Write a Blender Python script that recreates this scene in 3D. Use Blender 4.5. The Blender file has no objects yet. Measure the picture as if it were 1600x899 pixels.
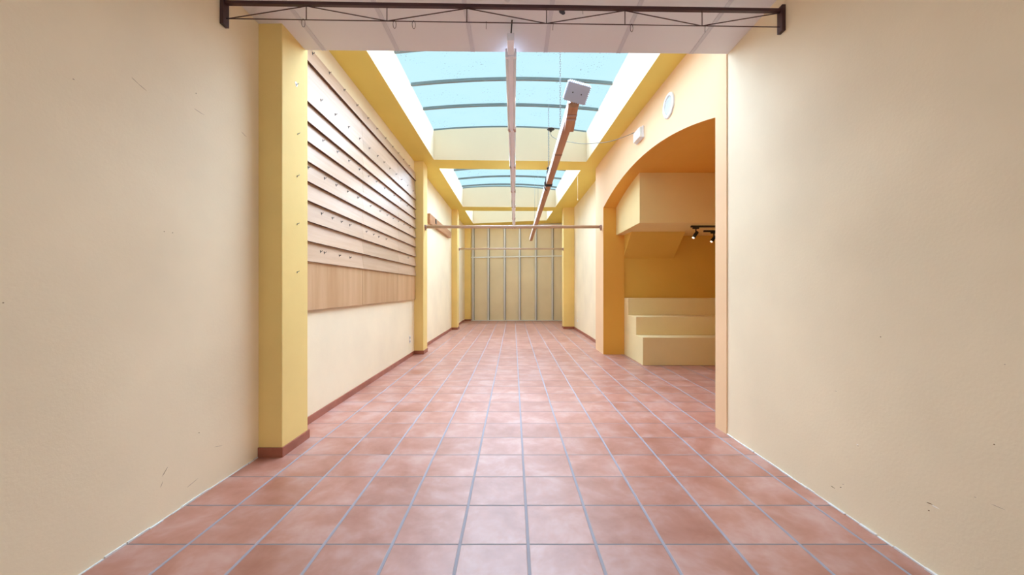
import bpy, bmesh, math, random
from mathutils import Vector, Matrix
random.seed(7)
C = bpy.context.scene.collection
S = bpy.context.scene
PI = math.pi

# ------------------------------------------------------------------ camera
cam = bpy.data.cameras.new('camera')
cam.sensor_width = 36.0
cam.lens = 36.0 * 590.0 / 1600.0
cam.shift_x = -2.0 / 1600.0
cam.shift_y = 2.5 / 1600.0
cam.clip_start = 0.05
co = bpy.data.objects.new('camera', cam); C.objects.link(co)
co.location = (0, 0, 1.4); co.rotation_euler = (PI/2, 0, 0)
S.camera = co

# ------------------------------------------------------------------ light
S.view_settings.view_transform = 'Standard'
S.view_settings.look = 'None'
S.view_settings.gamma = 1.0
S.view_settings.use_curve_mapping = False
S.view_settings.exposure = 0.0
WORLD_COL, WORLD_STR = (0.57, 0.84, 0.93), 1.15
SUN_STR, SUN_COL, SUN_ANGLE = 33.0, (0.65, 0.79, 1.0), 120
FILL_STR, FILL_COL = 24.0, (0.74, 0.85, 1.0)
w = bpy.data.worlds.new('overcast_sky'); S.world = w; w.use_nodes = True
bg = w.node_tree.nodes['Background']
bg.inputs[0].default_value = (*WORLD_COL, 1); bg.inputs[1].default_value = WORLD_STR
sun = bpy.data.lights.new('soft_sun', 'SUN'); sun.energy = SUN_STR; sun.color = SUN_COL; sun.angle = math.radians(SUN_ANGLE)
so = bpy.data.objects.new('soft_sun', sun); C.objects.link(so)
d = Vector((0.0, -1.25, -1.0)).normalized()
so.rotation_euler = d.to_track_quat('-Z', 'Y').to_euler(); so.location = (0, 8, 9)

def area(name, loc, direction, sx, sy, energy, color, portal=False):
    l = bpy.data.lights.new(name, 'AREA'); l.shape = 'RECTANGLE'; l.size = sx; l.size_y = sy
    l.energy = energy; l.color = color
    if portal: l.cycles.is_portal = True
    o = bpy.data.objects.new(name, l); C.objects.link(o); o.location = loc
    o.rotation_euler = Vector(direction).to_track_quat('-Z', 'Y').to_euler()
    return o
area('skylight_portal', (0, 5.9, 4.72), (0, 0, -1), 3.4, 4.4, 1, (1, 1, 1), True)
area('skylight_portal', (0, 10.8, 4.72), (0, 0, -1), 3.2, 4.2, 1, (1, 1, 1), True)
area('skylight_portal', (0, 14.7, 4.72), (0, 0, -1), 3.1, 2.4, 1, (1, 1, 1), True)
# fill light added behind the camera to brighten the near room
area('near_room_fill', (0, -2.45, 1.5), (0, 1, 0.0), 3.4, 2.3, FILL_STR, FILL_COL)

S.cycles.max_bounces = 14
S.cycles.diffuse_bounces = 10
S.cycles.transparent_max_bounces = 12
S.cycles.sample_clamp_indirect = 6.0

# ------------------------------------------------------------------ materials
def mat(name, col, rough=0.6, metal=0.0, spec=0.5):
    m = bpy.data.materials.new(name); m.use_nodes = True
    b = m.node_tree.nodes['Principled BSDF']
    b.inputs['Base Color'].default_value = (*col, 1)
    b.inputs['Roughness'].default_value = rough
    b.inputs['Metallic'].default_value = metal
    b.inputs['Specular IOR Level'].default_value = spec
    return m, m.node_tree, b

def add(nt, t, **kw):
    n = nt.nodes.new(t)
    for k, v in kw.items():
        if isinstance(k, str) and k.startswith('i_'):
            n.inputs[k[2:].replace('_', ' ')].default_value = v
        else: setattr(n, k, v)
    return n

def ramp(nt, fac, stops):
    r = nt.nodes.new('ShaderNodeValToRGB'); e = r.color_ramp.elements
    while len(e) < len(stops): e.new(0.5)
    for k, (p, c) in enumerate(stops):
        e[k].position = p; e[k].color = (*c, 1) if len(c) == 3 else c
    nt.links.new(fac, r.inputs[0]); return r

def objco(nt, scale=(1, 1, 1)):
    t = nt.nodes.new('ShaderNodeTexCoord'); mp = nt.nodes.new('ShaderNodeMapping')
    mp.inputs['Scale'].default_value = scale
    nt.links.new(t.outputs['Object'], mp.inputs[0]); return mp.outputs[0]

def mixc(nt, a, b, fac, mode='MIX'):
    m = nt.nodes.new('ShaderNodeMix'); m.data_type = 'RGBA'; m.blend_type = mode
    for s, v in ((0, fac), (6, a), (7, b)):
        if isinstance(v, (int, float)): m.inputs[s].default_value = v
        elif isinstance(v, tuple): m.inputs[s].default_value = (*v, 1)
        else: nt.links.new(v, m.inputs[s])
    return m.outputs[2]

def plaster(name, col, var=0.06, rough=0.75, bump=0.07, spec=0.25):
    m, nt, b = mat(name, col, rough, 0, spec)
    c = objco(nt)
    n1 = add(nt, 'ShaderNodeTexNoise'); n1.inputs['Scale'].default_value = 1.3; n1.inputs['Detail'].default_value = 5
    nt.links.new(c, n1.inputs['Vector'])
    d1 = tuple(x*(1-var) for x in col); d2 = tuple(min(1, x*(1+var*.7)) for x in col)
    r = ramp(nt, n1.outputs['Fac'], [(0.3, d1), (0.7, d2)])
    nt.links.new(r.outputs[0], b.inputs['Base Color'])
    n2 = add(nt, 'ShaderNodeTexNoise'); n2.inputs['Scale'].default_value = 60; n2.inputs['Detail'].default_value = 3
    nt.links.new(c, n2.inputs['Vector'])
    bp = add(nt, 'ShaderNodeBump'); bp.inputs['Strength'].default_value = bump; bp.inputs['Distance'].default_value = 0.01
    nt.links.new(n2.outputs['Fac'], bp.inputs['Height']); nt.links.new(bp.outputs[0], b.inputs['Normal'])
    return m

M = {}
M['cream'] = plaster('cream_wall_paint', (0.87, 0.76, 0.55))
M['yellow'] = plaster('yellow_wall_paint', (0.86, 0.65, 0.25))
M['gold'] = plaster('golden_ceiling_paint', (0.82, 0.67, 0.17), 0.03)
M['well'] = plaster('pale_well_paint', (0.86, 0.74, 0.54), 0.02)
M['peach'] = plaster('peach_wall_paint', (0.86, 0.60, 0.36), 0.03)
M['orange'] = plaster('orange_reveal_plaster', (0.78, 0.42, 0.08), 0.03)  # deeper orange for the arch reveal and alcove vault
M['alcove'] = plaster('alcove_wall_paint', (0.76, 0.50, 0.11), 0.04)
M['bulk'] = plaster('bulkhead_paint', (0.84, 0.67, 0.33), 0.04)
M['step'] = plaster('step_paint', (0.85, 0.73, 0.42), 0.04)
M['ceil_white'] = plaster('ceiling_panel_white', (0.74, 0.74, 0.78), 0.02, 0.85)
M['box_grey'] = mat('blue_grey_box_plastic', (0.50, 0.55, 0.68), 0.4)[0]
M['white'] = mat('white_plastic', (0.82, 0.83, 0.84), 0.35)[0]
M['white_rail'] = mat('white_ceiling_rail', (0.60, 0.60, 0.66), 0.4)[0]
M['lamp_white'] = mat('lamp_housing_white', (0.84, 0.86, 0.97), 0.35)[0]
M['tube'] = mat('tube_glass_white', (0.85, 0.88, 0.92), 0.2)[0]
M['holder'] = mat('brown_lamp_holder', (0.45, 0.30, 0.26), 0.5)[0]
M['steel_brown'] = mat('brown_painted_steel', (0.055, 0.018, 0.020), 0.45)[0]
M['dark'] = mat('dark_wire', (0.03, 0.028, 0.03), 0.5)[0]
M['black'] = mat('black_metal', (0.012, 0.010, 0.010), 0.45)[0]
M['chain'] = mat('grey_chain_steel', (0.25, 0.28, 0.30), 0.4, 0.6)[0]
M['cable'] = mat('grey_cable', (0.22, 0.20, 0.18), 0.5)[0]
M['string'] = mat('white_cord', (0.9, 0.88, 0.75), 0.6)[0]
M['galv'] = mat('galvanised_steel', (0.80, 0.81, 0.82), 0.4, 0.15)[0]
M['stud_shadow'] = mat('stud_side_shadow', (0.20, 0.19, 0.18), 0.5, 0.3)[0]
M['bar_teal'] = mat('skylight_bar_grey', (0.17, 0.21, 0.22), 0.4)[0]
M['caulk'] = mat('white_sealant', (0.72, 0.73, 0.74), 0.6)[0]
M['scuff'] = mat('brown_scuff', (0.22, 0.14, 0.06), 0.8)[0]
M['scuff_faint'] = mat('faint_scuff', (0.50, 0.40, 0.28), 0.8)[0]
M['chip'] = mat('bare_plaster_chip', (0.92, 0.90, 0.86), 0.8)[0]
M['vent_blue'] = mat('pale_vent_mesh', (0.74, 0.82, 0.84), 0.5)[0]
M['spot_glow'], _nt, _b = mat('spot_glow', (1, 0.9, 0.75), 0.3)
_b.inputs['Emission Color'].default_value = (1, 0.82, 0.6, 1); _b.inputs['Emission Strength'].default_value = 1.6
M['plug'] = mat('dark_blue_plug', (0.01, 0.02, 0.04), 0.5)[0]
M['partition'] = plaster('beige_plasterboard', (0.80, 0.70, 0.50), 0.05)

def wood(name, c1, c2, grain=(3, 3, 30), rough=0.42, spec=0.5):
    m, nt, b = mat(name, c1, rough, 0, spec)
    c = objco(nt, grain)
    n = add(nt, 'ShaderNodeTexNoise'); n.inputs['Scale'].default_value = 1.0; n.inputs['Detail'].default_value = 6; n.inputs['Roughness'].default_value = .6
    nt.links.new(c, n.inputs['Vector'])
    r = ramp(nt, n.outputs['Fac'], [(0.32, c1), (0.68, c2)])
    oi = add(nt, 'ShaderNodeObjectInfo')
    rr = ramp(nt, oi.outputs['Random'], [(0, (0.82, 0.80, 0.77)), (1, (1.0, 1.0, 1.0))])
    nt.links.new(mixc(nt, r.outputs[0], rr.outputs[0], 1.0, 'MULTIPLY'), b.inputs['Base Color'])
    return m
M['board'] = wood('laminate_board', (0.56, 0.37, 0.24), (0.64, 0.45, 0.31), (4, 1.2, 22), 0.42, 0.4)
M['board_v'] = wood('laminate_board_upright_grain', (0.52, 0.30, 0.145), (0.66, 0.43, 0.25), (4, 6, 0.5), 0.42)
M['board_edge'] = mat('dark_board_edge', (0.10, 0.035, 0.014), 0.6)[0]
M['timber'] = wood('brown_timber', (0.42, 0.19, 0.085), (0.55, 0.28, 0.14), (18, 1.0, 18), 0.45)
M['timber_lit'] = mat('lit_timber_face', (0.80, 0.78, 0.80), 0.5)[0]  # daylight on the beam's left side, put in as a pale colour
M['pole'] = wood('pale_wooden_pole', (0.52, 0.36, 0.27), (0.62, 0.45, 0.35), (1.0, 14, 14), 0.4)

# terracotta skirting tiles
def skirt_mat():
    m, nt, b = mat('terracotta_skirting', (0.42, 0.16, 0.10), 0.4)
    c = objco(nt)
    n = add(nt, 'ShaderNodeTexNoise'); n.inputs['Scale'].default_value = 5; n.inputs['Detail'].default_value = 4
    nt.links.new(c, n.inputs['Vector'])
    r = ramp(nt, n.outputs['Fac'], [(0.3, (0.28, 0.08, 0.042)), (0.7, (0.38, 0.13, 0.08))])
    nt.links.new(r.outputs[0], b.inputs['Base Color']); return m
M['skirt'] = skirt_mat()

# terracotta floor tiles: pitch 0.3725 m, wider joints along the room
def floor_mat():
    m, nt, b = mat('terracotta_floor_tiles', (0.5, 0.25, 0.17), 0.3)
    L = nt.links
    t = nt.nodes.new('ShaderNodeTexCoord'); s = nt.nodes.new('ShaderNodeSeparateXYZ')
    L.new(t.outputs['Object'], s.inputs[0])
    def math_(op, a, b_=None):
        n = nt.nodes.new('ShaderNodeMath'); n.operation = op
        for k, v in ((0, a), (1, b_)):
            if v is None: continue
            if isinstance(v, (int, float)): n.inputs[k].default_value = v
            else: L.new(v, n.inputs[k])
        return n.outputs[0]
    P = 0.3725
    # small wobble so that the joints are not ruler-straight
    nw = add(nt, 'ShaderNodeTexNoise'); nw.inputs['Scale'].default_value = 2.5; L.new(t.outputs['Object'], nw.inputs['Vector'])
    wob = math_('MULTIPLY', math_('SUBTRACT', nw.outputs['Fac'], 0.5), 0.006)
    ux = math_('DIVIDE', math_('ADD', math_('ADD', s.outputs['X'], 37.25 - 0.0807), wob), P)
    uy = math_('DIVIDE', math_('ADD', math_('ADD', s.outputs['Y'], 37.25 - 2.0702), wob), P)
    def edge(u):   # distance to the nearest joint in metres
        fr = math_('FRACT', u)
        return math_('MULTIPLY', math_('MINIMUM', fr, math_('SUBTRACT', 1.0, fr)), P)
    ex, ey = edge(ux), edge(uy)
    def soft(e, half, blur):
        n = nt.nodes.new('ShaderNodeMapRange'); n.inputs['From Min'].default_value = half - blur; n.inputs['From Max'].default_value = half + blur
        n.inputs['To Min'].default_value = 1.0; n.inputs['To Max'].default_value = 0.0
        L.new(e, n.inputs['Value']); return n.outputs[0]
    gx = soft(ex, 0.0085, 0.0015); gy = soft(ey, 0.0050, 0.0015)
    g = math_('MAXIMUM', gx, gy)
    # per-tile random
    cb = nt.nodes.new('ShaderNodeCombineXYZ'); L.new(math_('FLOOR', ux), cb.inputs[0]); L.new(math_('FLOOR', uy), cb.inputs[1])
    wn = nt.nodes.new('ShaderNodeTexWhiteNoise'); L.new(cb.outputs[0], wn.inputs['Vector'])
    ad = nt.nodes.new('ShaderNodeVectorMath'); ad.operation = 'MULTIPLY_ADD'
    L.new(wn.outputs['Color'], ad.inputs[0]); ad.inputs[1].default_value = (40, 40, 40); L.new(t.outputs['Object'], ad.inputs[2])
    n1 = add(nt, 'ShaderNodeTexNoise'); n1.inputs['Scale'].default_value = 3.6; n1.inputs['Detail'].default_value = 4; n1.inputs['Roughness'].default_value = .6; n1.inputs['Distortion'].default_value = .25
    L.new(ad.outputs[0], n1.inputs['Vector'])
    r1 = ramp(nt, n1.outputs['Fac'], [(0.30, (0.36, 0.135, 0.085)), (0.5, (0.45, 0.205, 0.150)), (0.70, (0.53, 0.31, 0.265))])
    r2 = ramp(nt, wn.outputs['Value'], [(0, (0.88, 0.86, 0.85)), (1, (1, 1, 1))])
    tile = mixc(nt, r1.outputs[0], r2.outputs[0], 1.0, 'MULTIPLY')
    grout = ramp(nt, gx, [(0.0, (0.24, 0.19, 0.19)), (0.5, (0.30, 0.26, 0.27)), (1.0, (0.50, 0.47, 0.49))])
    groutc = mixc(nt, (0.17, 0.15, 0.16), (0.29, 0.27, 0.31), gx)
    L.new(mixc(nt, tile, groutc, g), b.inputs['Base Color'])
    rr = math_('MULTIPLY_ADD', n1.outputs['Fac'], 0.14); 
    rr.node.inputs[2].default_value = 0.32
    rg = nt.nodes.new('ShaderNodeMix'); L.new(g, rg.inputs[0]); L.new(rr, rg.inputs[2]); rg.inputs[3].default_value = 0.7
    L.new(rg.outputs[0], b.inputs['Roughness'])
    b.inputs['Specular IOR Level'].default_value = 0.5; b.inputs['IOR'].default_value = 1.7
    hh = math_('SUBTRACT', 1.0, g)
    bp = add(nt, 'ShaderNodeBump'); bp.inputs['Strength'].default_value = 0.35; bp.inputs['Distance'].default_value = 0.003
    L.new(hh, bp.inputs['Height']); L.new(bp.outputs[0], b.inputs['Normal'])
    return m
M['floor'] = floor_mat()

# skylight sheet: clear tinted, with specks of dirt
def pane_mat():
    m = bpy.data.materials.new('skylight_sheet'); m.use_nodes = True; nt = m.node_tree; nt.nodes.clear(); L = nt.links
    out = nt.nodes.new('ShaderNodeOutputMaterial')
    tr = nt.nodes.new('ShaderNodeBsdfTransparent'); df = nt.nodes.new('ShaderNodeBsdfDiffuse')
    c = objco(nt)
    n0 = add(nt, 'ShaderNodeTexNoise'); n0.inputs['Scale'].default_value = 2.2; n0.inputs['Detail'].default_value = 3; L.new(c, n0.inputs['Vector'])
    n1 = add(nt, 'ShaderNodeTexNoise'); n1.inputs['Scale'].default_value = 32; n1.inputs['Detail'].default_value = 4; L.new(c, n1.inputs['Vector'])
    a = ramp(nt, n0.outputs['Fac'], [(0.50, (0, 0, 0)), (0.68, (1, 1, 1))])
    s = ramp(nt, n1.outputs['Fac'], [(0.63, (0, 0, 0)), (0.69, (1, 1, 1))])
    mul = nt.nodes.new('ShaderNodeMath'); mul.operation = 'MULTIPLY'; L.new(a.outputs[0], mul.inputs[0]); L.new(s.outputs[0], mul.inputs[1])
    m2 = nt.nodes.new('ShaderNodeMath'); m2.operation = 'MULTIPLY'; m2.inputs[1].default_value = 0.75; L.new(mul.outputs[0], m2.inputs[0])
    L.new(mixc(nt, (0.97, 0.99, 1.0), (0.88, 0.96, 0.98), n0.outputs['Fac']), tr.inputs[0])
    df.inputs[0].default_value = (0.25, 0.33, 0.36, 1)
    mx = nt.nodes.new('ShaderNodeMixShader'); L.new(m2.outputs[0], mx.inputs[0]); L.new(tr.outputs[0], mx.inputs[1]); L.new(df.outputs[0], mx.inputs[2])
    L.new(mx.outputs[0], out.inputs[0]); return m
M['pane'] = pane_mat()
def glass_mat():
    m = bpy.data.materials.new('shop_glass'); m.use_nodes = True; nt = m.node_tree; nt.nodes.clear(); L = nt.links
    out = nt.nodes.new('ShaderNodeOutputMaterial'); tr = nt.nodes.new('ShaderNodeBsdfTransparent'); gl = nt.nodes.new('ShaderNodeBsdfGlossy')
    gl.inputs['Roughness'].default_value = 0.02; tr.inputs[0].default_value = (0.9, 0.95, 0.95, 1)
    mx = nt.nodes.new('ShaderNodeMixShader'); mx.inputs[0].default_value = 0.06
    L.new(tr.outputs[0], mx.inputs[1]); L.new(gl.outputs[0], mx.inputs[2]); L.new(mx.outputs[0], out.inputs[0]); return m
M['glass'] = glass_mat()

# ------------------------------------------------------------------ mesh helpers
class MB:
    def __init__(s): s.v = []; s.f = []; s.mi = []; s.sm = []
    def add(s, vs, fs, mi=0, smooth=False):
        o = len(s.v); s.v += [tuple(v) for v in vs]
        for f in fs: s.f.append(tuple(o+i for i in f)); s.mi.append(mi); s.sm.append(smooth)
    def hexa(s, p, mi=0, mis=None):   # 8 points: bottom 4 ccw, top 4 ccw
        F = [(3, 2, 1, 0), (4, 5, 6, 7), (0, 1, 5, 4), (1, 2, 6, 5), (2, 3, 7, 6), (3, 0, 4, 7)]
        o = len(s.v); s.v += [tuple(q) for q in p]
        for k, f in enumerate(F):
            s.f.append(tuple(o+i for i in f)); s.mi.append(mis[k] if mis else mi); s.sm.append(False)
    def box(s, x0, x1, y0, y1, z0, z1, mi=0, mis=None):
        s.hexa([(x0, y0, z0), (x1, y0, z0), (x1, y1, z0), (x0, y1, z0), (x0, y0, z1), (x1, y0, z1), (x1, y1, z1), (x0, y1, z1)], mi, mis)
    def tube(s, pts, r, n=8, mi=0, cap=True):
        pts = [Vector(p) for p in pts]; rings = []; up = None
        for i, p in enumerate(pts):
            if i == 0: t = pts[1]-p
            elif i == len(pts)-1: t = p-pts[i-1]
            else: t = (pts[i+1]-p).normalized()+(p-pts[i-1]).normalized()
            t.normalize()
            if up is None: up = t.orthogonal().normalized()
            else: up = (up - t*up.dot(t)).normalized()
            b = t.cross(up); rr = r[i] if isinstance(r, (list, tuple)) else r
            rings.append([p + (up*math.cos(2*PI*k/n) + b*math.sin(2*PI*k/n))*rr for k in range(n)])
        o = len(s.v)
        for rg in rings: s.v += [tuple(q) for q in rg]
        for i in range(len(pts)-1):
            for k in range(n):
                a = o+i*n+k; b_ = o+i*n+(k+1) % n
                s.f.append((a, b_, b_+n, a+n)); s.mi.append(mi); s.sm.append(True)
        if cap:
            s.f.append(tuple(o+k for k in reversed(range(n)))); s.mi.append(mi); s.sm.append(False)
            e = o+(len(pts)-1)*n
            s.f.append(tuple(e+k for k in range(n))); s.mi.append(mi); s.sm.append(False)
    def torus(s, M4, R, r, ex=0.0, n=10, m=6, mi=0):   # ring; ex stretches it into a chain link along local y
        o = len(s.v)
        for i in range(n):
            a = 2*PI*i/n; cx, cy = math.cos(a), math.sin(a)
            c0 = Vector((cx*R, cy*R + (ex if cy > 0 else -ex), 0))
            for k in range(m):
                b = 2*PI*k/m
                s.v.append(tuple(M4 @ (c0 + Vector((cx*math.cos(b)*r, cy*math.cos(b)*r, math.sin(b)*r)))))
        for i in range(n):
            for k in range(m):
                s.f.append((o+i*m+k, o+((i+1) % n)*m+k, o+((i+1) % n)*m+(k+1) % m, o+i*m+(k+1) % m)); s.mi.append(mi); s.sm.append(True)
    def prism(s, poly, axis, a0, a1, mi=0):   # poly in the two other axes, extruded along axis
        def P(q, a):
            return {'x': (a, q[0], q[1]), 'y': (q[0], a, q[1]), 'z': (q[0], q[1], a)}[axis]
        n = len(poly); vs = [P(q, a0) for q in poly]+[P(q, a1) for q in poly]
        fs = [tuple(reversed(range(n))), tuple(range(n, 2*n))]+[(i, (i+1) % n, n+(i+1) % n, n+i) for i in range(n)]
        s.add(vs, fs, mi)
    def build(s, name, mats, parent=None, loc=None, bevel=0, bevseg=2, fix=True):
        me = bpy.data.meshes.new(name)
        vs = s.v
        if loc is not None: vs = [(v[0]-loc[0], v[1]-loc[1], v[2]-loc[2]) for v in s.v]
        me.from_pydata(vs, [], s.f)
        if not isinstance(mats, (list, tuple)): mats = [mats]
        for m_ in mats: me.materials.append(m_)
        for p, mi, sm in zip(me.polygons, s.mi, s.sm): p.material_index = mi; p.use_smooth = sm
        if fix:
            bm = bmesh.new(); bm.from_mesh(me)
            bmesh.ops.recalc_face_normals(bm, faces=bm.faces); bm.to_mesh(me); bm.free()
        me.update()
        o = bpy.data.objects.new(name, me); C.objects.link(o)
        if loc is not None: o.location = loc
        if parent is not None:
            o.parent = parent
            if loc is None: o.location = tuple(-Vector(parent_world(parent)))
            else: o.location = tuple(Vector(loc)-parent_world(parent))
        if bevel:
            b = o.modifiers.new('bevel', 'BEVEL'); b.width = bevel; b.segments = bevseg; b.limit_method = 'ANGLE'
        return o

def parent_world(o):
    p = Vector(o.location)
    while o.parent: o = o.parent; p += Vector(o.location)
    return p

def tag(o, label, cat, group=None):
    o['label'] = label; o['category'] = cat
    if group: o['group'] = group
    return o
def thing(name, label, cat, loc=(0, 0, 0), group=None):
    o = bpy.data.objects.new(name, None); C.objects.link(o); o.location = loc; o.empty_display_size = 0.1
    return tag(o, label, cat, group)
def struct(o): o['kind'] = 'structure'; return o
def lab(o, t): o['label'] = t; return o

# ------------------------------------------------------------------ room measures
XL = -2.125                       # left wall face
XR = 2.065                        # near right wall face
PX = -1.929                       # inner face of the left pillars
YE = 16.75                        # end partition
def arch_x(Y): return 2.1606 - 0.029*Y if Y < 8.13 else 1.925      # face of the arched wall
AI = 2.375                        # inner face of the arched wall
def ceil_r(Y): return 1.4 + 2.76 + 0.0135*(Y-4.4)
def ceil_z(X, Y):
    t = (X+2.0)/4.0
    return (1-t)*4.15 + t*ceil_r(Y)
ARC = 5.955; HALF = 2.125; SPR = 3.142; RISE = 0.315
RAD = (HALF**2+RISE**2)/(2*RISE)
def arch_z(Y): return SPR + RISE - (RAD - math.sqrt(max(0, RAD**2-(Y-ARC)**2)))

# ------------------------------------------------------------------ floor
b = MB(); b.box(-2.45, 4.95, -2.8, 17.1, -0.12, 0)
struct(b.build('floor', M['floor']))

# ------------------------------------------------------------------ left wall and pillars
b = MB(); b.box(-2.42, XL, -2.75, 17.1, 0, 4.8)
wl = struct(b.build('wall_left', M['cream']))
for (y0, y1, x1, nm) in ((3.15, 3.545, PX, 'pillar'), (8.10, 8.47, PX, 'pillar'), (13.0, 13.4, PX, 'pillar'), (16.5, 16.75, -1.868, 'pillar')):
    b = MB(); b.box(XL-0.02, x1, y0, y1, 0, 4.8)
    struct(b.build('wall_pillar', M['yellow'], bevel=0.006))

# ------------------------------------------------------------------ right near wall
b = MB(); b.box(XR, AI, -2.75, 3.64, 0, 4.8)
wr = struct(b.build('wall_right', M['cream']))

# arched wall (loft of sections along the room)
def loft(b, rings, mis):
    for r in range(len(rings)-1):
        a, c = rings[r], rings[r+1]
        for k in range(4):
            q = [a[k], a[(k+1) % 4], c[(k+1) % 4], c[k]]
            uq = []
            for p in q:
                if not any((Vector(p)-Vector(z)).length < 1e-5 for z in uq): uq.append(p)
            if len(uq) >= 3: b.add(uq, [tuple(range(len(uq)))], mis[k])
    b.add(rings[0], [(0, 1, 2, 3)], 0); b.add(rings[-1], [(3, 2, 1, 0)], 0)
y0a, y1a = ARC-HALF, ARC+HALF
secs = [(3.64, 0.0), (y0a, 0.0), (y0a, SPR)]
for k in range(1, 40): y = y0a + (y1a-y0a)*k/40; secs.append((y, arch_z(y)))
secs += [(y1a, SPR), (y1a, 0.0), (8.82, 0.0)]
b = MB()
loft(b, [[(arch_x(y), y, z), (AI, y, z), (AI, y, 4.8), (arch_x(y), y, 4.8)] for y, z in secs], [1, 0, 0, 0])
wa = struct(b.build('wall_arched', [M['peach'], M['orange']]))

# wall beyond the arch
b = MB(); b.box(2.15, 2.6, 8.82, 13.7, 0, 4.8); b.box(2.30, 2.6, 13.7, 17.1, 0, 4.8)
wrr = struct(b.build('wall_right_rear', M['cream']))
b = MB(); b.hexa([(1.775, 13.3, 0), (2.16, 13.3, 0), (2.31, 13.72, 0), (1.775, 13.72, 0), (1.775, 13.3, 4.8), (2.16, 13.3, 4.8), (2.31, 13.72, 4.8), (1.775, 13.72, 4.8)])
struct(b.build('wall_pillar', M['yellow'], bevel=0.006))

# front wall behind the camera with the shop window
b = MB()
b.box(-2.42, -1.75, -2.75, -2.55, 0, 4.8); b.box(1.75, 2.4, -2.75, -2.55, 0, 4.8)
b.box(-1.75, 1.75, -2.75, -2.55, 2.7, 4.8); b.box(-1.75, 1.75, -2.75, -2.55, 0, 0.3)
struct(b.build('wall_front', M['cream']))
b = MB()
for x0, x1 in ((-1.75, -1.68), (-0.6, -0.54), (0.54, 0.6), (1.68, 1.75)): b.box(x0, x1, -2.70, -2.62, 0.3, 2.7)
for z0, z1 in ((0.3, 0.37), (2.63, 2.7)): b.box(-1.75, 1.75, -2.70, -2.62, z0, z1)
win = struct(b.build('window_4', M['white'])); b = MB(); b.box(-1.7, 1.7, -2.667, -2.660, 0.35, 2.65); b.build('pane', M['glass'], win)

# ------------------------------------------------------------------ end partition: boards on steel studs
b = MB(); b.box(-2.3, 2.5, YE, YE+0.08, 0, 4.8)
wb = struct(b.build('wall_back', M['partition']))
for k, x in enumerate((-1.765, -1.09, -0.37, 0.295, 1.01, 1.745)):
    b = MB(); y0 = YE-0.05
    b.box(x-0.055, x+0.02, y0, y0+0.004, 0.03, 4.25); b.box(x+0.016, x+0.02, y0, YE-0.001, 0.03, 4.25)
    b.box(x-0.045, x-0.035, y0, y0+0.012, 0.03, 4.25)
    b.box(x+0.020, x+0.046, YE-0.04, YE-0.001, 0.03, 4.25, 1)  # dark strip painted in as the shadow beside the stud
    b.build('stud', [M['galv'], M['stud_shadow']], wb)
b = MB(); b.box(-1.868, 2.3, YE-0.06, YE-0.001, 0.0, 0.035); b.build('floor_track', M['galv'], wb)
b = MB(); b.box(-1.868, 2.3, YE-0.06, YE-0.001, 4.22, 4.30); b.build('head_track', M['galv'], wb)
b = MB(); b.hexa([(-1.868, YE-.075, 2.775), (2.3, YE-.075, 2.845), (2.3, YE-.051, 2.845), (-1.868, YE-.051, 2.775),
                  (-1.868, YE-.075, 2.825), (2.3, YE-.075, 2.895), (2.3, YE-.051, 2.895), (-1.868, YE-.051, 2.825)])
b.build('cross_rail', M['galv'], wb)

# ------------------------------------------------------------------ ceilings
# dropped panel ceiling over the front of the room (edge slightly out of square)
def dz(X): return 3.615 + (X+2.125)/4.19*0.05
def de(X): return 3.495 + (X+2.125)/4.19*0.14
b = MB()
b.hexa([(-2.2, -2.75, dz(-2.2)), (2.2, -2.75, dz(2.2)), (2.2, de(2.2), dz(2.2)), (-2.2, de(-2.2), dz(-2.2)),
        (-2.2, -2.75, dz(-2.2)+.03), (2.2, -2.75, dz(2.2)+.03), (2.2, de(2.2), dz(2.2)+.03), (-2.2, de(-2.2), dz(-2.2)+.03)])
b.hexa([(-2.2, de(-2.2)-.1, dz(-2.2)+.03), (2.2, de(2.2)-.1, dz(2.2)+.03), (2.2, de(2.2)-.005, dz(2.2)+.03), (-2.2, de(-2.2)-.005, dz(-2.2)+.03),
        (-2.2, de(-2.2)-.1, 4.9), (2.2, de(2.2)-.1, 4.9), (2.2, de(2.2)-.005, 4.9), (-2.2, de(-2.2)-.005, 4.9)])
cd = struct(b.build('ceiling', M['ceil_white']))
for k, x in enumerate((-1.755, -1.08, -0.38, 0.305, 1.0, 1.705)):
    b = MB()
    for q, (dx0, dx1, dd) in enumerate(((-.018, -.012, .006), (-.012, .012, .003), (.012, .018, .006))):
        b.hexa([(x+dx0, -2.55, dz(x)-dd), (x+dx1, -2.55, dz(x)-dd), (x+dx1, de(x)-.002, dz(x)-dd), (x+dx0, de(x)-.002, dz(x)-dd),
                (x+dx0, -2.55, dz(x)+.002), (x+dx1, -2.55, dz(x)+.002), (x+dx1, de(x)-.002, dz(x)+.002), (x+dx0, de(x)-.002, dz(x)+.002)])
    struct(b.build('trim_%d' % (k+1), M['white_rail']))

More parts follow.
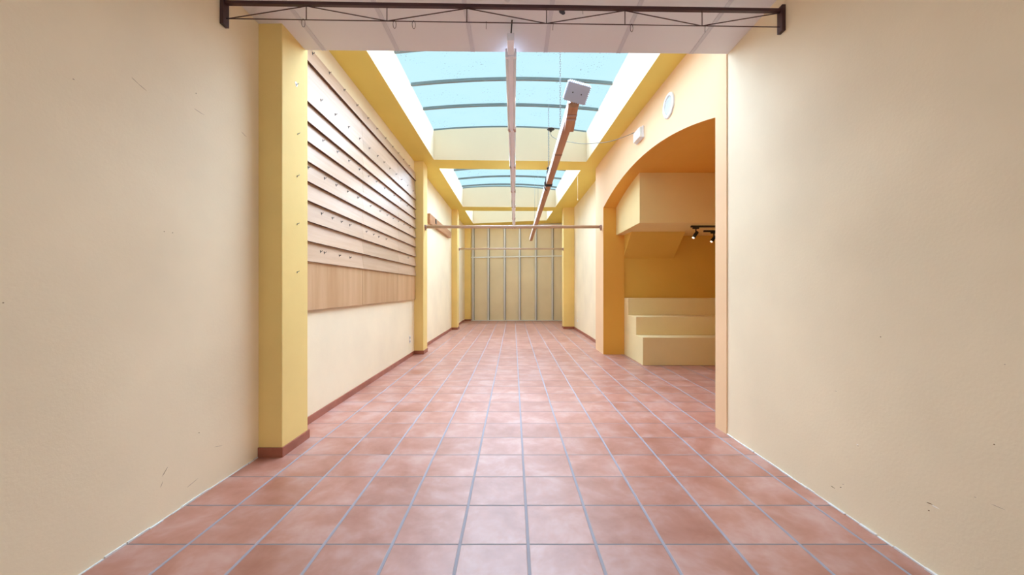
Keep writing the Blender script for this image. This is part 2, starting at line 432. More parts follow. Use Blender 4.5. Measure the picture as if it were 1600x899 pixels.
# golden ceiling with three skylight wells; (left Y, right Y) of each well edge
def xr(Y): return 1.72 - 0.0285*(Y-4.4)
XO = -1.69
WELLS = [((3.75, 3.80), (8.03, 8.31)), ((8.63, 8.94), (12.65, 13.18)), ((13.30, 13.86), (15.9, 15.85))]
def rim(X, Y):      # height of the rim under the skylight sheets
    xc = (XO+xr(Y))/2; hw = (xr(Y)-XO)/2; t = (X-XO)/(2*hw)
    return 4.775 + 0.08*t + 0.085*max(0, 1-((X-xc)/hw)**2)
b = MB(); MI = [0, 1, 1, 1, 1, 1]
def block(p4, lowz, topz):   # p4 four (x,y) ccw
    b.hexa([(x, y, lowz(x, y)) for x, y in p4]+[(x, y, topz(x, y)) for x, y in p4], mis=MI)
flat = lambda x, y: 4.775 + 0.08*((x-XO)/(xr(y)-XO))
ys = [3.42]+[3.75, 8.03, 8.63, 12.65, 13.3, 15.9, 17.1]
block([(-2.3, 3.42), (XO, 3.42), (XO, 17.1), (-2.3, 17.1)], ceil_z, flat)
N = 8
for k in range(N):
    y0 = 3.42+(17.1-3.42)*k/N; y1 = 3.42+(17.1-3.42)*(k+1)/N
    block([(xr(y0), y0), (2.5, y0), (2.5, y1), (xr(y1), y1)], ceil_z, flat)
cross = [((3.42, 3.45), WELLS[0][0]), (WELLS[0][1], WELLS[1][0]), (WELLS[1][1], WELLS[2][0]), (WELLS[2][1], (17.1, 17.1))]
K = 14
for (n0, n1), (f0, f1) in cross:
    for k in range(K):
        t0, t1 = k/K, (k+1)/K
        def pt(t, ya, yb):
            y = ya+(yb-ya)*t; return (XO+(xr(y)-XO)*t, y)
        block([pt(t0, n0, n1), pt(t1, n0, n1), pt(t1, f0, f1), pt(t0, f0, f1)], ceil_z, rim)
struct(b.build('ceiling', [M['gold'], M['well']]))

# skylights: bowed sheets between curved glazing bars
def skylight(num, near, far, bars):
    allb = [near]+bars+[far]
    b = MB()
    for i, (yl, yr) in enumerate(allb):
        n = 16; w_ = 0.02
        for k in range(n):
            q = []
            for zz in (-0.012, 0.035):
                for t, s_ in ((k/n, -1), ((k+1)/n, -1), ((k+1)/n, 1), (k/n, 1)):
                    y = yl+(yr-yl)*t; x = XO+(xr(y)-XO)*t
                    q.append((x, y+s_*w_, rim(x, y)+zz))
            b.hexa(q)
    root = struct(b.build('window_%d' % num, M['bar_teal'], fix=True))
    for i in range(len(allb)-1):
        (a0, a1), (c0, c1) = allb[i], allb[i+1]; n = 16; p = MB()
        for k in range(n):
            t0, t1 = k/n, (k+1)/n; q = []
            for zz in (0.012, 0.018):
                for t, (ya, yb) in ((t0, (a0, a1)), (t1, (a0, a1)), (t1, (c0, c1)), (t0, (c0, c1))):
                    y = ya+(yb-ya)*t; x = XO+(xr(y)-XO)*t
                    if t == 0: x -= .03
                    if t == 1: x += .03
                    q.append((x, y, rim(x, y)+zz))
            # single skin top and bottom only
            o = len(p.v); p.v += q[:4]; p.f.append((o, o+1, o+2, o+3)); p.mi.append(0); p.sm.append(True)
        p.build('pane', M['pane'], root, fix=False)
skylight(1, (3.72, 3.74), (8.05, 8.33), [(4.5, 4.55), (5.38, 5.47), (6.25, 6.36), (7.09, 7.29)])
skylight(2, (8.60, 8.90), (12.67, 13.2), [(9.05, 9.35), (9.90, 10.2), (10.75, 11.0), (11.60, 11.85), (12.43, 12.85)])
skylight(3, (13.27, 13.83), (15.93, 15.88), [(14.15, 14.4), (15.0, 15.1)])

# ------------------------------------------------------------------ alcove behind the arch
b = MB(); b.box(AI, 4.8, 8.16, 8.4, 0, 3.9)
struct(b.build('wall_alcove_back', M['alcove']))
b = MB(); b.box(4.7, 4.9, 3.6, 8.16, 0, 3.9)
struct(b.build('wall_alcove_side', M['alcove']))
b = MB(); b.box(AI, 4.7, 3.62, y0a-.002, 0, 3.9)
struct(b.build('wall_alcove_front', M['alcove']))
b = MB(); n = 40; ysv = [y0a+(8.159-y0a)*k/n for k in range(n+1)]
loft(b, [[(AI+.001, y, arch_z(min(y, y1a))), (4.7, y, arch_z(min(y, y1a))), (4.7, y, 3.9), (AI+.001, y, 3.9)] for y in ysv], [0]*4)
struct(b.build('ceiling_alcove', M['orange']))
# hanging bulkhead, its top following the vault, and the sloping stair soffit under it
b = MB(); n = 12; ysv = [6.575+(8.079-6.575)*k/n for k in range(n+1)]
loft(b, [[(2.2, y, 2.555), (4.69, y, 2.555), (4.69, y, arch_z(y)-.001), (2.2, y, arch_z(y)-.001)] for y in ysv], [0]*4)
b.box(AI+.001, 4.69, 8.079, 8.159, 2.555, 3.1)
wbk = struct(b.build('wall_bulkhead', M['bulk']))
b = MB(); b.prism([(7.58, 2.554), (8.159, 2.554), (8.159, 2.06)], 'x', AI+.001, 3.455)
b.build('stair_soffit', M['alcove'], wbk)

# stepped plinth
t = thing('stepped_plinth', 'yellow plastered three-tier stepped plinth against the back wall of the arched alcove', 'steps', (3.5, 7.5, 0))
for (y0, z0, z1) in ((6.93, 0.0, 0.512), (7.31, 0.512, 0.861), (7.82, 0.861, 1.21)):
    b = MB(); b.box(2.377, 4.69, y0, 8.155, z0, z1); b.build('tier', M['step'], t, bevel=0.005)

# ------------------------------------------------------------------ skirting
SK = 0.08; SD = 0.012
def skirting(name, segs):
    b = MB()
    for (x0, x1, y0, y1) in segs: b.box(x0, x1, y0, y1, 0, SK)
    return struct(b.build(name, M['skirt'], bevel=0.002))
skirting('baseboard_left', [
    (XL, PX+SD, 3.15-SD, 3.15), (PX, PX+SD, 3.15, 3.56),
    (XL, XL+SD, 3.545, 8.10), (XL, PX+SD, 8.10-SD, 8.10), (PX, PX+SD, 8.10, 8.48),
    (XL, XL+SD, 8.47, 13.0), (XL, PX+SD, 13.0-SD, 13.0), (PX, PX+SD, 13.0, 13.41),
    (XL, XL+SD, 13.4, 16.5), (XL, -1.868+SD, 16.5-SD, 16.5), (-1.868, -1.868+SD, 16.5, 16.69)])
skirting('baseboard_right', [(2.15-SD, 2.15, 8.83, 13.3), (1.775-SD, 2.15, 13.3-SD, 13.3), (1.775-SD, 1.775, 13.3, 13.73), (2.30-SD, 2.30, 13.73, 16.69)])
# ragged sealant line where the bare near walls meet the tiles
def sealant(name, X, sgn, y0, y1):
    b = MB(); y = y0
    while y < y1:
        L_ = random.uniform(.05, .14); w0 = random.uniform(.006, .014)
        b.box(min(X, X+sgn*w0), max(X, X+sgn*w0), y, min(y+L_-random.choice((0, 0, .008)), y1), 0, random.uniform(.004, .010)); y += L_
    struct(b.build(name, M['caulk']))
sealant('trim_7', XL, 1, 0.2, 3.13); sealant('trim_8', XR, -1, 0.2, 3.64)

# ------------------------------------------------------------------ scuffs and nail holes on the near walls
ML = [(2.286, 0.266, 2.322, 0.306), (2.274, 0.205, 2.29, 0.233), (2.457, 0.107, 2.548, 0.124), (2.685, 0.276, 2.759, 0.258), (2.548, 0.43, 2.559, 0.426), (1.57, 1.343, 1.576, 1.343), (2.351, 1.751, 2.359, 1.752), (2.295, 1.75, 2.302, 1.751), (2.102, 2.58, 2.14, 2.564), (2.14, 2.564, 2.188, 2.55), (2.516, 2.603, 2.596, 2.597), (2.525, 2.71, 2.535, 2.715), (1.82, 2.415, 1.83, 2.414), (2.95, 2.63, 3.007, 2.613)]
MR = [(2.126, 1.131, 2.119, 1.132), (1.624, 0.734, 1.618, 0.731), (1.888, 0.334, 1.857, 0.339), (1.88, 0.297, 1.872, 0.301), (2.456, 0.12, 2.422, 0.119), (2.387, 0.146, 2.375, 0.152), (2.37, 0.175, 2.357, 0.18), (1.635, 0.471, 1.579, 0.473), (1.692, 0.469, 1.683, 0.469), (2.265, 0.46, 2.256, 0.462), (1.588, 1.083, 1.584, 1.084), (2.427, 0.746, 2.403, 0.748)]
MRW = [(1.863, 0.334, 1.83, 0.333), (2.271, 0.467, 2.26, 0.467)]
def marks(name, X, sgn, data, wd, m, parent):
    b = MB()
    for (ya, za, yb, zb) in data:
        a, c = Vector((ya, za)), Vector((yb, zb)); dd = (c-a); L_ = max(dd.length, .004); dd.normalize(); nn = Vector((-dd.y, dd.x))
        hw = wd if L_ > .02 else min(wd*1.4, .0035)
        pl = [a, a+dd*L_*.3+nn*hw, a+dd*L_*.75+nn*hw*.7, a+dd*L_, a+dd*L_*.7-nn*hw*.8, a+dd*L_*.25-nn*hw]
        b.prism([(p.x, p.y) for p in pl], 'x', X-.001*sgn, X+.0008*sgn)
    b.build(name, m, parent)
dark_l = [ML[i] for i in (0, 4, 5, 6, 7, 11)]; faint_l = [ML[i] for i in (1, 2, 3, 8, 9, 10, 12, 13)]
marks('scuff_mark', XL, 1, dark_l, .0016, M['scuff'], wl); marks('scuff_mark', XL, 1, faint_l, .0016, M['scuff_faint'], wl)
marks('scuff_mark', XR, -1, [MR[i] for i in (0, 1, 2, 3, 4, 5)], .0022, M['scuff'], wr)
marks('scuff_mark', XR, -1, [MR[i] for i in (6, 7, 8, 9, 10, 11)], .0014, M['scuff_faint'], wr)
marks('plaster_chip', XR, -1, MRW, .0022, M['chip'], wr)

# ------------------------------------------------------------------ lapped display boards on the left wall
YS = [3.56, 5.25, 6.86, 8.085]
Z = lambda r: 1.4 + r
rows = [(2.317, 2.50, -2.103, -2.077), (2.085, 2.335, -2.110, -2.094), (1.904, 2.085, -2.0938, -2.077)]
bots = [1.904, 1.702, 1.5, 1.297, 1.095, 0.9, 0.691, 0.489, 0.283]
for k in range(1, len(bots)): rows.append((bots[k], bots[k-1]+.015, -2.110, -2.077))
dp = thing('display_boards', 'wall panel of lapped pale wooden boards with small metal hooks, left of the room', 'wall panel', (XL, 5.8, Z(-.22)))
for (zb, zt, xt, xb) in rows:
    for i in range(3):
        y0, y1 = YS[i]+.002, YS[i+1]-.002; b = MB()
        XB = XL+.0015; p = [(XB, y0, Z(zb)), (xb, y0, Z(zb)), (xb, y1, Z(zb)), (XB, y1, Z(zb)), (XB, y0, Z(zt)), (xt, y0, Z(zt)), (xt, y1, Z(zt)), (XB, y1, Z(zt))]
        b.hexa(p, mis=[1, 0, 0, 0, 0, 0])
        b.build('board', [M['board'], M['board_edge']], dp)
for i in range(3):
    y0, y1 = YS[i]+.004, YS[i+1]-.004; b = MB()
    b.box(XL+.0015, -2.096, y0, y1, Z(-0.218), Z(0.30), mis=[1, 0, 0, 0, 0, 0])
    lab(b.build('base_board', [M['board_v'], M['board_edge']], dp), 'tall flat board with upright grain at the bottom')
HOOKS = [[(3.946, 3.863), (4.304, 3.866), (4.681, 3.869), (5.062, 3.865), (5.442, 3.865), (5.806, 3.866), (6.196, 3.879), (6.559, 3.875), (6.881, 3.88), (7.203, 3.873), (7.612, 3.89)], [(4.103, 3.454), (4.432, 3.451), (4.787, 3.456), (5.129, 3.446), (5.473, 3.441), (5.8, 3.445), (6.098, 3.449), (6.379, 3.439), (6.727, 3.448), (7.046, 3.445), (7.446, 3.445), (7.854, 3.437)], [(4.157, 3.035), (4.5, 3.037), (4.813, 3.036), (5.134, 3.029), (5.463, 3.034), (5.781, 3.046), (6.135, 3.038), (6.63, 3.044), (7.026, 3.043), (7.455, 3.043)], [(3.863, 2.644), (4.194, 2.631), (4.468, 2.631), (4.774, 2.634), (5.095, 2.635), (5.53, 2.618), (5.94, 2.628), (6.272, 2.629), (6.58, 2.633), (6.885, 2.637), (7.232, 2.638), (7.659, 2.646)], [(4.124, 2.226), (4.371, 2.222), (4.599, 2.22), (4.836, 2.22), (5.378, 2.22), (5.651, 2.217), (5.866, 2.212), (6.215, 2.222)], [(4.184, 1.804), (4.545, 1.803), (4.841, 1.804), (7.519, 2.022), (4.103, 1.808)]]
def board_x(z):
    r = z-1.4
    for (zb, zt, xt, xb) in rows:
        if zb <= r <= zt: return xb + (xt-xb)*(r-zb)/(zt-zb)
    return -2.09
for row in HOOKS:
    for (y, z) in row:
        b = MB(); x = board_x(z)
        b.box(x-.004, x+.003, y-.007, y+.007, z-.016, z+.012)
        b.tube([(x, y, z+.004), (x+.016, y, z), (x+.020, y, z+.006), (x+.020, y, z+.014)], .003, 6)
        b.build('hook', M['dark'], dp)

# nails on the side of the first pillar
PH = [(3.357, 3.221), (3.377, 2.791), (3.367, 2.41), (3.367, 1.982), (3.367, 1.554)]
NL = ['small bent nail in a white plaster patch, topmost on the first pillar on the left',
      'small bent nail on the first left pillar, second from the top',
      'small bent nail on the first left pillar, middle one of the five',
      'small bent nail on the first left pillar, fourth from the top',
      'small bent nail on the first left pillar, lowest of the five']
for (y, z), l_ in zip(PH, NL):
    b = MB(); b.tube([(PX-.005, y, z), (PX+.016, y, z+.003), (PX+.021, y-.002, z+.005), (PX+.022, y-.003, z+.011)], .0022, 6)
    b.tube([(PX+.001, y, z-.012), (PX+.004, y, z+.002)], .003, 6)
    tag(b.build('bent_nail', M['chain']), l_, 'nail', 'bent nails on the first pillar')
b = MB(); b.prism([(3.357+.02*math.cos(a)*(1+.25*math.sin(3*a)), 3.221+.025*math.sin(a)*(1+.2*math.cos(2*a))) for a in [2*PI*k/14 for k in range(14)]], 'x', PX-.002, PX+.0012)
b.build('plaster_patch', M['chip'], bpy.data.objects['wall_pillar'])

# ------------------------------------------------------------------ wall sockets
def socket(x, sgn, y, z, label, n):
    t = thing('wall_socket', label, 'socket', (x, y, z), 'wall sockets')
    b = MB()
    h_ = .075*n
    b.box(min(x, x+sgn*.010), max(x, x+sgn*.010), y-.042, y+.042, z-h_/2, z+h_/2); b.build('plate', M['white'], t, bevel=.003)
    for k in range(n):
        zc = z-h_/2+.0375+.075*k; b = MB()
        b.prism([(y+.022*math.cos(a), zc+.022*math.sin(a)) for a in [2*PI*i/16 for i in range(16)]], 'x', x+sgn*.0095, x+sgn*.0115)
        b.build('outlet', M['cable'], t)
socket(XL, 1, 7.74, 0.365, 'small pale two-gang socket low on the left wall under the wooden boards', 2)
socket(2.15, -1, 12.6, 0.34, 'small pale socket low on the far right wall', 1)

# ------------------------------------------------------------------ timber on the left wall past the second pillar
t = thing('wall_timber', 'horizontal brown timber fixed to the left wall beyond the second pillar', 'timber', (XL, 10.9, 3.05))
b = MB(); b.hexa([(XL, 9.34, 3.03), (-2.056, 9.34, 3.03), (-2.045, 12.42, 3.075), (XL, 12.42, 3.075), (XL, 9.34, 3.275), (-2.056, 9.34, 3.275), (-2.045, 12.42, 3.275), (XL, 12.42, 3.275)])
b.build('plank', M['timber'], t, bevel=.004)
b = MB(); b.box(-2.056, -2.040, 9.95, 10.07, 3.13, 3.25); b.build('dark_slot', M['dark'], t)  # dark block added on the plank face in place of a slot

# ------------------------------------------------------------------ clothes rails spanning the room
def rail(name, y, z, x0, x1, r, label, group):
    t = thing(name, label, 'rail', ((x0+x1)/2, y, z), group)
    b = MB(); b.tube([(x0+.01, y, z), (x1-.01, y, z)], r, 20); lab(b.build('pole', M['pole'], t), 'pale wooden pole') 
    for x, s_ in ((x0, 1), (x1, -1)):
        b = MB(); b.tube([(x, y, z), (x+s_*.012, y, z)], r*1.55, 20); b.tube([(x+s_*.010, y, z), (x+s_*.045, y, z)], r*1.22, 20)
        b.box(min(x, x+s_*.03), max(x, x+s_*.03), y-.012, y+.012, z-r*2.3, z-r*1.1)
        b.build('end_socket', M['holder'], t)
rail('hanging_rail', 8.25, 1.4+1.36, PX, 1.925, .033, 'nearer long wooden hanging pole, across the room at the second left pillar', 'hanging poles across the room')
rail('hanging_rail', 13.36, 1.4+1.425, PX, 1.775, .028, 'farther wooden hanging pole, in front of the back partition', 'hanging poles across the room')

# ------------------------------------------------------------------ steel truss at the front
YT0, YT1 = 2.76, 2.89
def tx(px_ratio): return px_ratio
def ty(X): return YT0 + (X-XL)/(XR-XL)*(YT1-YT0)
def ztop(X): return 1.4 + 2.093 + (X-XL)/(XR-XL)*0.037
def zbot(X): return 1.4 + 1.979 + (X-XL)/(XR-XL)*0.027
t = thing('steel_truss', 'dark brown steel lattice truss spanning wall to wall under the white ceiling', 'truss', (0, 2.82, 3.4))
def bar(b, x0, x1, f, hz, hy):
    p = []
    for s_ in (-1, 1):
        p += [(x0, ty(x0)-hy, f(x0)+s_*hz), (x1, ty(x1)-hy, f(x1)+s_*hz), (x1, ty(x1)+hy, f(x1)+s_*hz), (x0, ty(x0)+hy, f(x0)+s_*hz)]
    b.hexa(p)
b = MB(); bar(b, XL+.002, XR-.002, ztop, .0115, .013); b.build('top_chord', M['steel_brown'], t)
b = MB(); b.tube([(XL+.002, ty(XL), zbot(XL)), (XR-.002, ty(XR), zbot(XR))], .0035, 8); b.build('bottom_rod', M['steel_brown'], t)
nx = []
for px in (478.6, 604.6, 729.4, 854, 976.5, 1097):
    X = 0
    for _ in range(5): X = (px-802)/590*ty(X)
    nx.append(X)
for k, X in enumerate(nx):
    b = MB(); b.tube([(X, ty(X), zbot(X)), (X, ty(X), ztop(X)-.012)], .0035, 8); b.build('upright', M['steel_brown'], t)
pts = [(XL+.02, zbot(XL))]+[(X, (ztop(X)-.012) if k % 2 == 0 else zbot(X)+.003) for k, X in enumerate(nx)]+[(XR-.02, ztop(XR)-.012)]
for a, c in zip(pts, pts[1:]):
    b = MB(); b.tube([(a[0], ty(a[0])+.004, a[1]), (c[0], ty(c[0])+.004, c[1])], .0035, 8); b.build('diagonal', M['steel_brown'], t)
for x0, x1, zt, zb in ((XL+.001, XL+.027, 3.535, 3.325), (XR-.027, XR-.001, 3.56, 3.365)):
    yy = ty(x0); b = MB(); b.box(x0, x1, yy-.028, yy+.028, zb, zt); b.build('end_plate', M['steel_brown'], t)
X = .524; b = MB(); b.tube([(X, ty(X), zbot(X)+.075), (X, ty(X), ztop(X)-.01)], .0016, 6); b.build('tie_wire', M['dark'], t)
HK = [(474, 1, 'leftmost wire loop hooked on the lower rod of the truss'), (616.5, 1, 'wire loop on the truss rod, second from the left'),
      (646.5, 1, 'wire loop on the truss rod, third from the left'), (759.7, 0, 'straight wire hook on the truss rod, just left of the fluorescent lamps'),
      (864, 0, 'straight wire hook on the truss rod, just right of the fluorescent lamps'), (987, 1, 'wire loop on the truss rod, second from the right'),
      (1102, 0, 'rightmost wire hook on the lower rod of the truss')]
for px, loop, l_ in HK:
    X = 0
    for _ in range(5): X = (px-802)/590*ty(X)
    y, z = ty(X), zbot(X); b = MB()
    if loop:
        q = [(X+.011*math.sin(a), y+.003*math.sin(a), z-.024+.030*math.cos(a)) for a in [2*PI*k/16 for k in range(17)]]
        b.tube(q, .0018, 6, cap=False)
    else:
        b.tube([(X-.003, y-.004, z-.002), (X, y-.003, z+.006), (X+.002, y+.004, z+.004), (X, y+.004, z-.02), (X-.001, y+.002, z-.048)], .0018, 6)
    tag(b.build('wire_hook', M['dark']), l_, 'hook', 'wire hooks on the truss')

# ceiling fittings on the white ceiling
X = .393; b = MB(); b.tube([(X, 3.05, dz(X)-.006), (X, 3.05, dz(X)+.001)], [.020, .024], 20)
b.tube([(X+.012, 3.062, dz(X)-.008), (X+.012, 3.062, dz(X)-.004)], .016, 16)
tag(b.build('ceiling_plug', M['plug']), 'small dark blue round plug in the white ceiling, right of the lamps', 'plug')
X = -.045; b = MB(); b.tube([(X, 2.905, dz(X)-.02), (X, 2.905, dz(X)-.008), (X, 2.905, dz(X)+.001)], [.018, .026, .028], 24)
tag(b.build('smoke_detector', M['white_rail']), 'small grey round detector on the white ceiling at the top edge of the photo', 'detector')

# ------------------------------------------------------------------ fluorescent battens end to end
ZL = 1.4+2.07
LB = ['fluorescent lamp nearest the camera, its end under the white ceiling edge', 'second fluorescent lamp of the row from the camera',
      'third fluorescent lamp of the row from the camera', 'fourth fluorescent lamp of the row from the camera',
      'fifth fluorescent lamp of the row from the camera', 'last and farthest fluorescent lamp of the row']
BY = [3.36, 4.94, 6.44, 8.06, 9.56, 11.2, 12.95]
for i in range(6):
    y0, y1 = BY[i]+.006, BY[i+1]-.006; x = -.022 + .008*i
    t = thing('fluorescent_lamp', LB[i], 'lamp', (x, y0, ZL), 'row of fluorescent lamps down the middle')
    b = MB(); b.prism([(x-.020, ZL+.004), (x+.020, ZL+.004), (x+.048, ZL+.05), (x+.048, ZL+.075), (x-.048, ZL+.075), (x-.048, ZL+.05)], 'y', y0+.02, y1-.02)
    b.build('housing', M['lamp_white'], t)
    for s_ in (-1, 1):
        b = MB(); b.tube([(x+s_*.036, y0+.03, ZL+.016), (x+s_*.036, y1-.03, ZL+.016)], .013, 12); b.build('tube', M['tube'], t)
        for yy in (y0, y1-.03):
            b = MB(); b.box(x+s_*.036-.014, x+s_*.036+.014, yy, yy+.030, ZL-.002, ZL+.06)
            b.build('lamp_holder', M['holder'] if not (i == 0 and yy == y0) else M['lamp_white'], t, bevel=.003)
    for yy in (y0+.001, y1-.02):
        b = MB(); b.box(x-.05, x+.05, yy, yy+.019, ZL+.003, ZL+.078); b.build('end_cap', M['lamp_white'], t, bevel=.004)
    if i in (1, 3, 5):
        yy = y1-.25
        b = MB(); b.tube([(x, yy, ZL+.07), (x, yy, ceil_z(x, yy) if i == 3 else rim(x, yy))], .002, 6); b.build('suspension_wire', M['chain'], t)
    if i == 0:
        b = MB(); b.box(x-.030, x+.030, 3.16, y0, ZL+.015, ZL+.075); b.build('connector_box', M['lamp_white'], t, bevel=.006)
        b = MB(); b.tube([(x+.002, 3.2, ZL+.07), (x+.006, 3.18, ZL+.12), (x+.012, 3.14, dz(x)+.001)], .006, 8); b.build('power_cord', M['black'], t)

# ------------------------------------------------------------------ hanging timber beam
BX0, BX1 = .622, .725
def bz(Y): return 1.4 + 2.03 - (Y-4.11)*0.0183
t = thing('hanging_beam', 'long brown timber beam hung on chains below the skylights, right of the lamps', 'beam', (.67, 9.3, 3.3))
b = MB()
for k in range(8):
    ya = 4.11+(14.45-4.11)*k/8; yb = 4.11+(14.45-4.11)*(k+1)/8
    b.hexa([(BX0, ya, bz(ya)), (BX1, ya, bz(ya)), (BX1, yb, bz(yb)), (BX0, yb, bz(yb)),
            (BX0, ya, bz(ya)+.125), (BX1, ya, bz(ya)+.125), (BX1, yb, bz(yb)+.125), (BX0, yb, bz(yb)+.125)], mis=[0, 0, 0, 0, 0, 1])
b.build('timber', [M['timber'], M['timber_lit']], t)
b = MB(); zq = bz(4.11)-.05
b.hexa([(.60, 4.115, zq), (.708, 4.115, zq), (.756, 4.74, zq-.005), (.640, 4.74, zq-.005), (.60, 4.115, zq+.049), (.708, 4.115, zq+.049), (.756, 4.74, bz(4.74)-.001), (.640, 4.74, bz(4.74)-.001)])
lab(b.build('splice_block', M['timber'], t), 'short reddish block under the near end of the beam')
for yy in (4.30, 4.40):
    b = MB(); u = (yy-4.115)/.625; xa, xb = .60+.04*u, .708+.048*u
    b.box(xa-.002, xb+.002, yy-.018, yy+.018, zq-.0075, zq+.003); b.build('shade_band', M['holder'], t)  # strips added as the dark shading across the block
b = MB(); b.box(BX0-.003, BX1+.003, 5.62, 5.645, bz(5.6)-.004, bz(5.6)+.02); b.build('joint_band', M['board_edge'], t)

def chain(x, y, z0, z1, label, pitch=.034):
    b = MB(); n = int((z1-z0)/pitch); k = 0
    pitch = (z1-z0)/n
    for k in range(n):
        c = z0+pitch*(k+.5)
        M4 = Matrix.Translation((x, y, c)) @ Matrix.Rotation(PI/2*(k % 2)+.3, 4, 'Z') @ Matrix.Rotation(PI/2, 4, 'X')
        b.torus(M4, .010, .0036, pitch*.5-.004, 10, 5)
    return tag(b.build('hanging_chain', M['chain'], fix=True), label, 'chain', 'chains holding up the timber beam')
chain(.672, 5.40, bz(5.4)+.125, rim(.672, 5.40)-.01, 'nearer steel chain from the skylight bar to the timber beam')
chain(.672, 7.17, bz(7.17)+.33, rim(.672, 7.17)-.01, 'farther steel chain from the skylight, with the round cable cap on it')
for yy, l_ in ((10.15, 'thin steel wire under the second skylight, nearer one, holding the timber beam'), (11.77, 'thin steel wire under the second skylight, farther one, holding the timber beam')):
    b = MB(); b.tube([(.668, yy, bz(yy)+.125), (.668, yy, rim(.668, yy)-.01)], .0035, 6); tag(b.build('steel_wire', M['chain']), l_, 'wire', 'wires holding up the timber beam')
# dark wrapped bundle where the farther chain takes the beam
b = MB(); yb_ = 7.17
for k in range(9):
    z = bz(yb_)+.10+.028*k
    M4 = Matrix.Translation((.664+random.uniform(-.008, .008), yb_+random.uniform(-.01, .01), z)) @ Matrix.Rotation(random.uniform(-.5, .5), 4, 'X') @ Matrix.Rotation(random.uniform(-.5, .5), 4, 'Y')
    b.torus(M4, .026 if k < 7 else .014, .012, 0, 10, 6)
for k in range(3):
    y = yb_-.05+.045*k; e = .006
    b.tube([(BX0-e, y, bz(y)-e), (BX0-e, y, bz(y)+.125+e), (BX1+e, y, bz(y)+.125+e), (BX1+e, y, bz(y)-e), (BX0-e, y, bz(y)-e)], .010, 6)
b.tube([(.664, yb_, bz(yb_)+.12), (.60, yb_+.03, bz(yb_)+.06), (.605, yb_+.10, bz(yb_)-.03), (.64, yb_+.14, bz(yb_)-.06)], .010, 8)
tag(b.build('cable_bundle', M['dark']), 'dark bundle of straps and cable wrapped around the hanging beam', 'cable bundle')

# floodlight on the near end of the beam
n_ = Vector((-.10, -.70, -.70)).normalized(); r0 = Vector((1, 0, 0)) - n_*n_.x; r0.normalize(); u0 = n_.cross(r0).normalized()
if u0.z < 0: u0 = -u0
ang = math.radians(-13); rx = r0*math.cos(ang)+u0*math.sin(ang); uy = u0*math.cos(ang)-r0*math.sin(ang)
cen = Vector((.672, 3.99, 1.4+2.075))
R4 = Matrix((( rx.x, uy.x, n_.x, cen.x), (rx.y, uy.y, n_.y, cen.y), (rx.z, uy.z, n_.z, cen.z), (0, 0, 0, 1)))
def lb(b, x0, x1, y0, y1, z0, z1):
    q = [(x0, y0, z0), (x1, y0, z0), (x1, y1, z0), (x0, y1, z0), (x0, y0, z1), (x1, y0, z1), (x1, y1, z1), (x0, y1, z1)]
    b.hexa([R4 @ Vector(p) for p in q])
t = thing('lamp_box', 'tilted white plastic box with two screws on the near end of the hanging beam', 'box', tuple(cen))
b = MB(); lb(b, -.118, .118, -.092, .092, -.045, .02)
for k in range(9):
    y = -.08+.02*k
    for s_ in (-1, 1): lb(b, s_*.118-.009, s_*.118+.009, y-.005, y+.005, -.04, .016)
for k in range(11):
    x = -.10+.02*k
    for s_ in (-1, 1): lb(b, x-.004, x+.004, s_*.092-.009, s_*.092+.009, -.04, .016)
b.build('body', M['box_grey'], t, bevel=.004, bevseg=2)
for x in (-.045, .048):
    b = MB(); b.tube([R4 @ Vector((x, 0, .018)), R4 @ Vector((x, 0, .024))], .007, 10); b.build('screw', M['dark'], t)
for x in (-.045, .0, .045):
    b = MB(); p0 = R4 @ Vector((x, -.085, -.03)); p1 = Vector((.672+x, 4.115, bz(4.11)+.03))
    b.tube([p0, (p0+p1)/2+Vector((0, 0, -.004)), p1], .009, 8); b.build('bracket_arm', M['galv'], t)

# ------------------------------------------------------------------ cable cap, cable and wall box
b = MB(); x, y, z = .683, 7.10, 1.4+2.99
b.tube([(x+.02, y-.02, z+.025), (x+.02, y-.02, z+.012)], [.05, .078], 24); b.tube([(x+.02, y-.02, z+.012), (x+.02, y-.02, z-.004), (x+.02, y-.02, z-.010), (x+.02, y-.02, z-.04)], [.072, .06, .022, .018], 20, 1)
tag(b.build('cable_junction', [M['white'], M['dark']]), 'white round cap with a dark underside hanging beside the farther chain', 'cable cap')
cp = [(.70, 7.085, 4.35), (.715, 7.07, 4.27), (.785, 7.0, 4.19), (.90, 6.92, 4.11), (1.006, 6.82, 4.06), (1.2, 6.66, 3.965), (1.407, 6.487, 3.907), (1.56, 6.37, 3.88), (1.68, 6.26, 3.87), (1.83, 6.13, 3.885), (1.935, 6.04, 3.905)]
cr = [Vector(p) for p in cp]; sm = []
for i in range(len(cr)-1):
    p0, p1, p2, p3 = cr[max(0, i-1)], cr[i], cr[i+1], cr[min(len(cr)-1, i+2)]
    for k in range(5):
        u = k/5; sm.append(.5*((2*p1)+(p2-p0)*u+(2*p0-5*p1+4*p2-p3)*u*u+(3*p1-p0-3*p2+p3)*u**3))
sm.append(cr[-1])
b = MB(); b.tube(sm, .0055, 8); tag(b.build('electric_cable', M['cable']), 'thin grey cable sagging from the hanging cap to the white box on the arched wall', 'cable')
t = thing('emergency_light', 'white rectangular emergency light on the arched wall above the arch', 'light', (1.99, 5.9, 3.8))
b = MB()
xa, xb = arch_x(5.75), arch_x(6.05)
b.hexa([(xa-.03, 5.75, 3.715), (xa+.01, 5.75, 3.715), (xb+.01, 6.05, 3.715), (xb-.03, 6.05, 3.715), (xa-.03, 5.75, 3.895), (xa+.01, 5.75, 3.895), (xb+.01, 6.05, 3.895), (xb-.03, 6.05, 3.895)])
b.build('base', M['lamp_white'], t, bevel=.008)
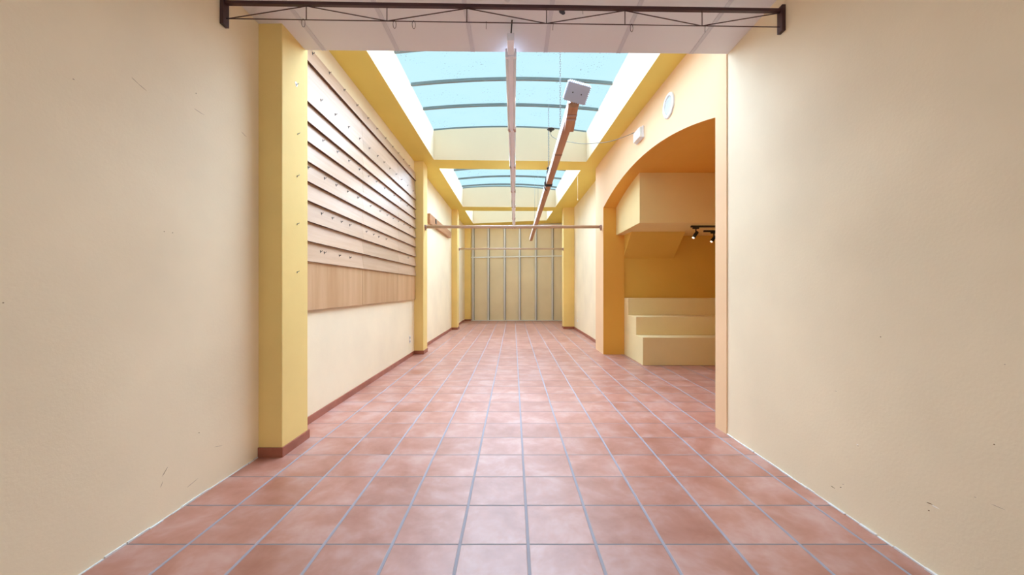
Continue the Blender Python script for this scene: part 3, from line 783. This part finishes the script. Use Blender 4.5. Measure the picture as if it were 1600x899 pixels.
b = MB(); b.hexa([(xa-.07, 5.77, 3.73), (xa-.03, 5.755, 3.72), (xb-.03, 6.045, 3.72), (xb-.07, 6.03, 3.73), (xa-.07, 5.77, 3.88), (xa-.03, 5.755, 3.89), (xb-.03, 6.045, 3.89), (xb-.07, 6.03, 3.88)])
b.build('cover', M['white'], t, bevel=.012, bevseg=3)

# round air vent
t = thing('air_vent', 'round white air vent high on the arched wall above the arch', 'vent', (2.02, 4.89, 3.78))
yc, zc = 4.89, 3.778; sl = -0.029
def vx(y, d): return arch_x(y)-d
b = MB(); n = 40; prof = [(.158, 0), (.158, .012), (.145, .022), (.122, .022), (.112, .010)]
rings = []
for k in range(n):
    a = 2*PI*k/n; rings.append([(vx(yc+r*math.cos(a), d_), yc+r*math.cos(a), zc+r*math.sin(a)) for r, d_ in prof])
vs = [p for rg in rings for p in rg]; m_ = len(prof)
b.add(vs, [(k*m_+j, k*m_+j+1, ((k+1) % n)*m_+j+1, ((k+1) % n)*m_+j) for k in range(n) for j in range(m_-1)], 0, True)
b.build('ring', M['white'], t)
b = MB(); vs = [(vx(yc+.118*math.cos(2*PI*k/n), .006), yc+.118*math.cos(2*PI*k/n), zc+.118*math.sin(2*PI*k/n)) for k in range(n)]
vs2 = [(v[0]+.005, v[1], v[2]) for v in vs]
b.add(vs+vs2, [tuple(range(n)), tuple(range(2*n-1, n-1, -1))]+[(k, (k+1) % n, n+(k+1) % n, n+k) for k in range(n)])
for k in range(-5, 6):
    dz_ = k*.019; hw = math.sqrt(max(0, .114**2-dz_**2))
    b.hexa([(vx(yc-hw, .012), yc-hw, zc+dz_-.003), (vx(yc+hw, .012), yc+hw, zc+dz_-.003), (vx(yc+hw, .006), yc+hw, zc+dz_-.003), (vx(yc-hw, .006), yc-hw, zc+dz_-.003),
            (vx(yc-hw, .012), yc-hw, zc+dz_+.003), (vx(yc+hw, .012), yc+hw, zc+dz_+.003), (vx(yc+hw, .006), yc+hw, zc+dz_+.003), (vx(yc-hw, .006), yc-hw, zc+dz_+.003)])
b.build('grille', M['vent_blue'], t)

# pull cord
b = MB(); b.tube([(1.60, 9.38, 1.4+2.215), (1.60, 9.38, ceil_z(1.6, 9.38)+.001)], .004, 6); b.tube([(1.60, 9.38, 1.4+2.205), (1.60, 9.38, 1.4+2.235)], .009, 8)
tag(b.build('pull_cord', M['string']), 'thin white cord hanging from the ceiling beside the second skylight', 'cord')

# ------------------------------------------------------------------ track lights in the alcove
def track(y, x0, x1, xs, axis, label, zc_=2.555, sc=1.0, side=-1):
    t = thing('track_light', label, 'track light', (x0, y, zc_), 'black track lights in the alcove')
    b = MB(); b.box(x0, x1, y-.018, y+.018, zc_-.034, zc_); b.build('track', M['black'], t, bevel=.004)
    for x in xs:
        b = MB(); b.box(x-.055, x+.055, y-.017, y+.017, zc_-.062, zc_-.034); b.build('adapter', M['black'], t, bevel=.003)
        b = MB(); b.tube([(x+.004, y, zc_-.06), (x+.002, y, zc_-.13)], .010, 10); b.build('stem', M['black'], t)
        a = Vector((x+.028, y, zc_-.115)); e = Vector((x-.058, y-.03, zc_-.225)); dd = (e-a).normalized()
        b = MB(); b.tube([a, a+dd*.006, e], [.024, .030, .030], 20); hd = b.build('spot_head', M['black'], t)
        b = MB(); b.tube([e-dd*.001, e+dd*.004], .024, 20); b.build('lens', M['spot_glow'], hd)
track(6.86, 3.225, 4.45, (3.315, 4.15), 'x', 'nearer black track light with spot heads under the alcove bulkhead')
track(7.42, 3.74, 4.60, (3.935,), 'x', 'farther black track light behind the nearer one, under the alcove bulkhead')
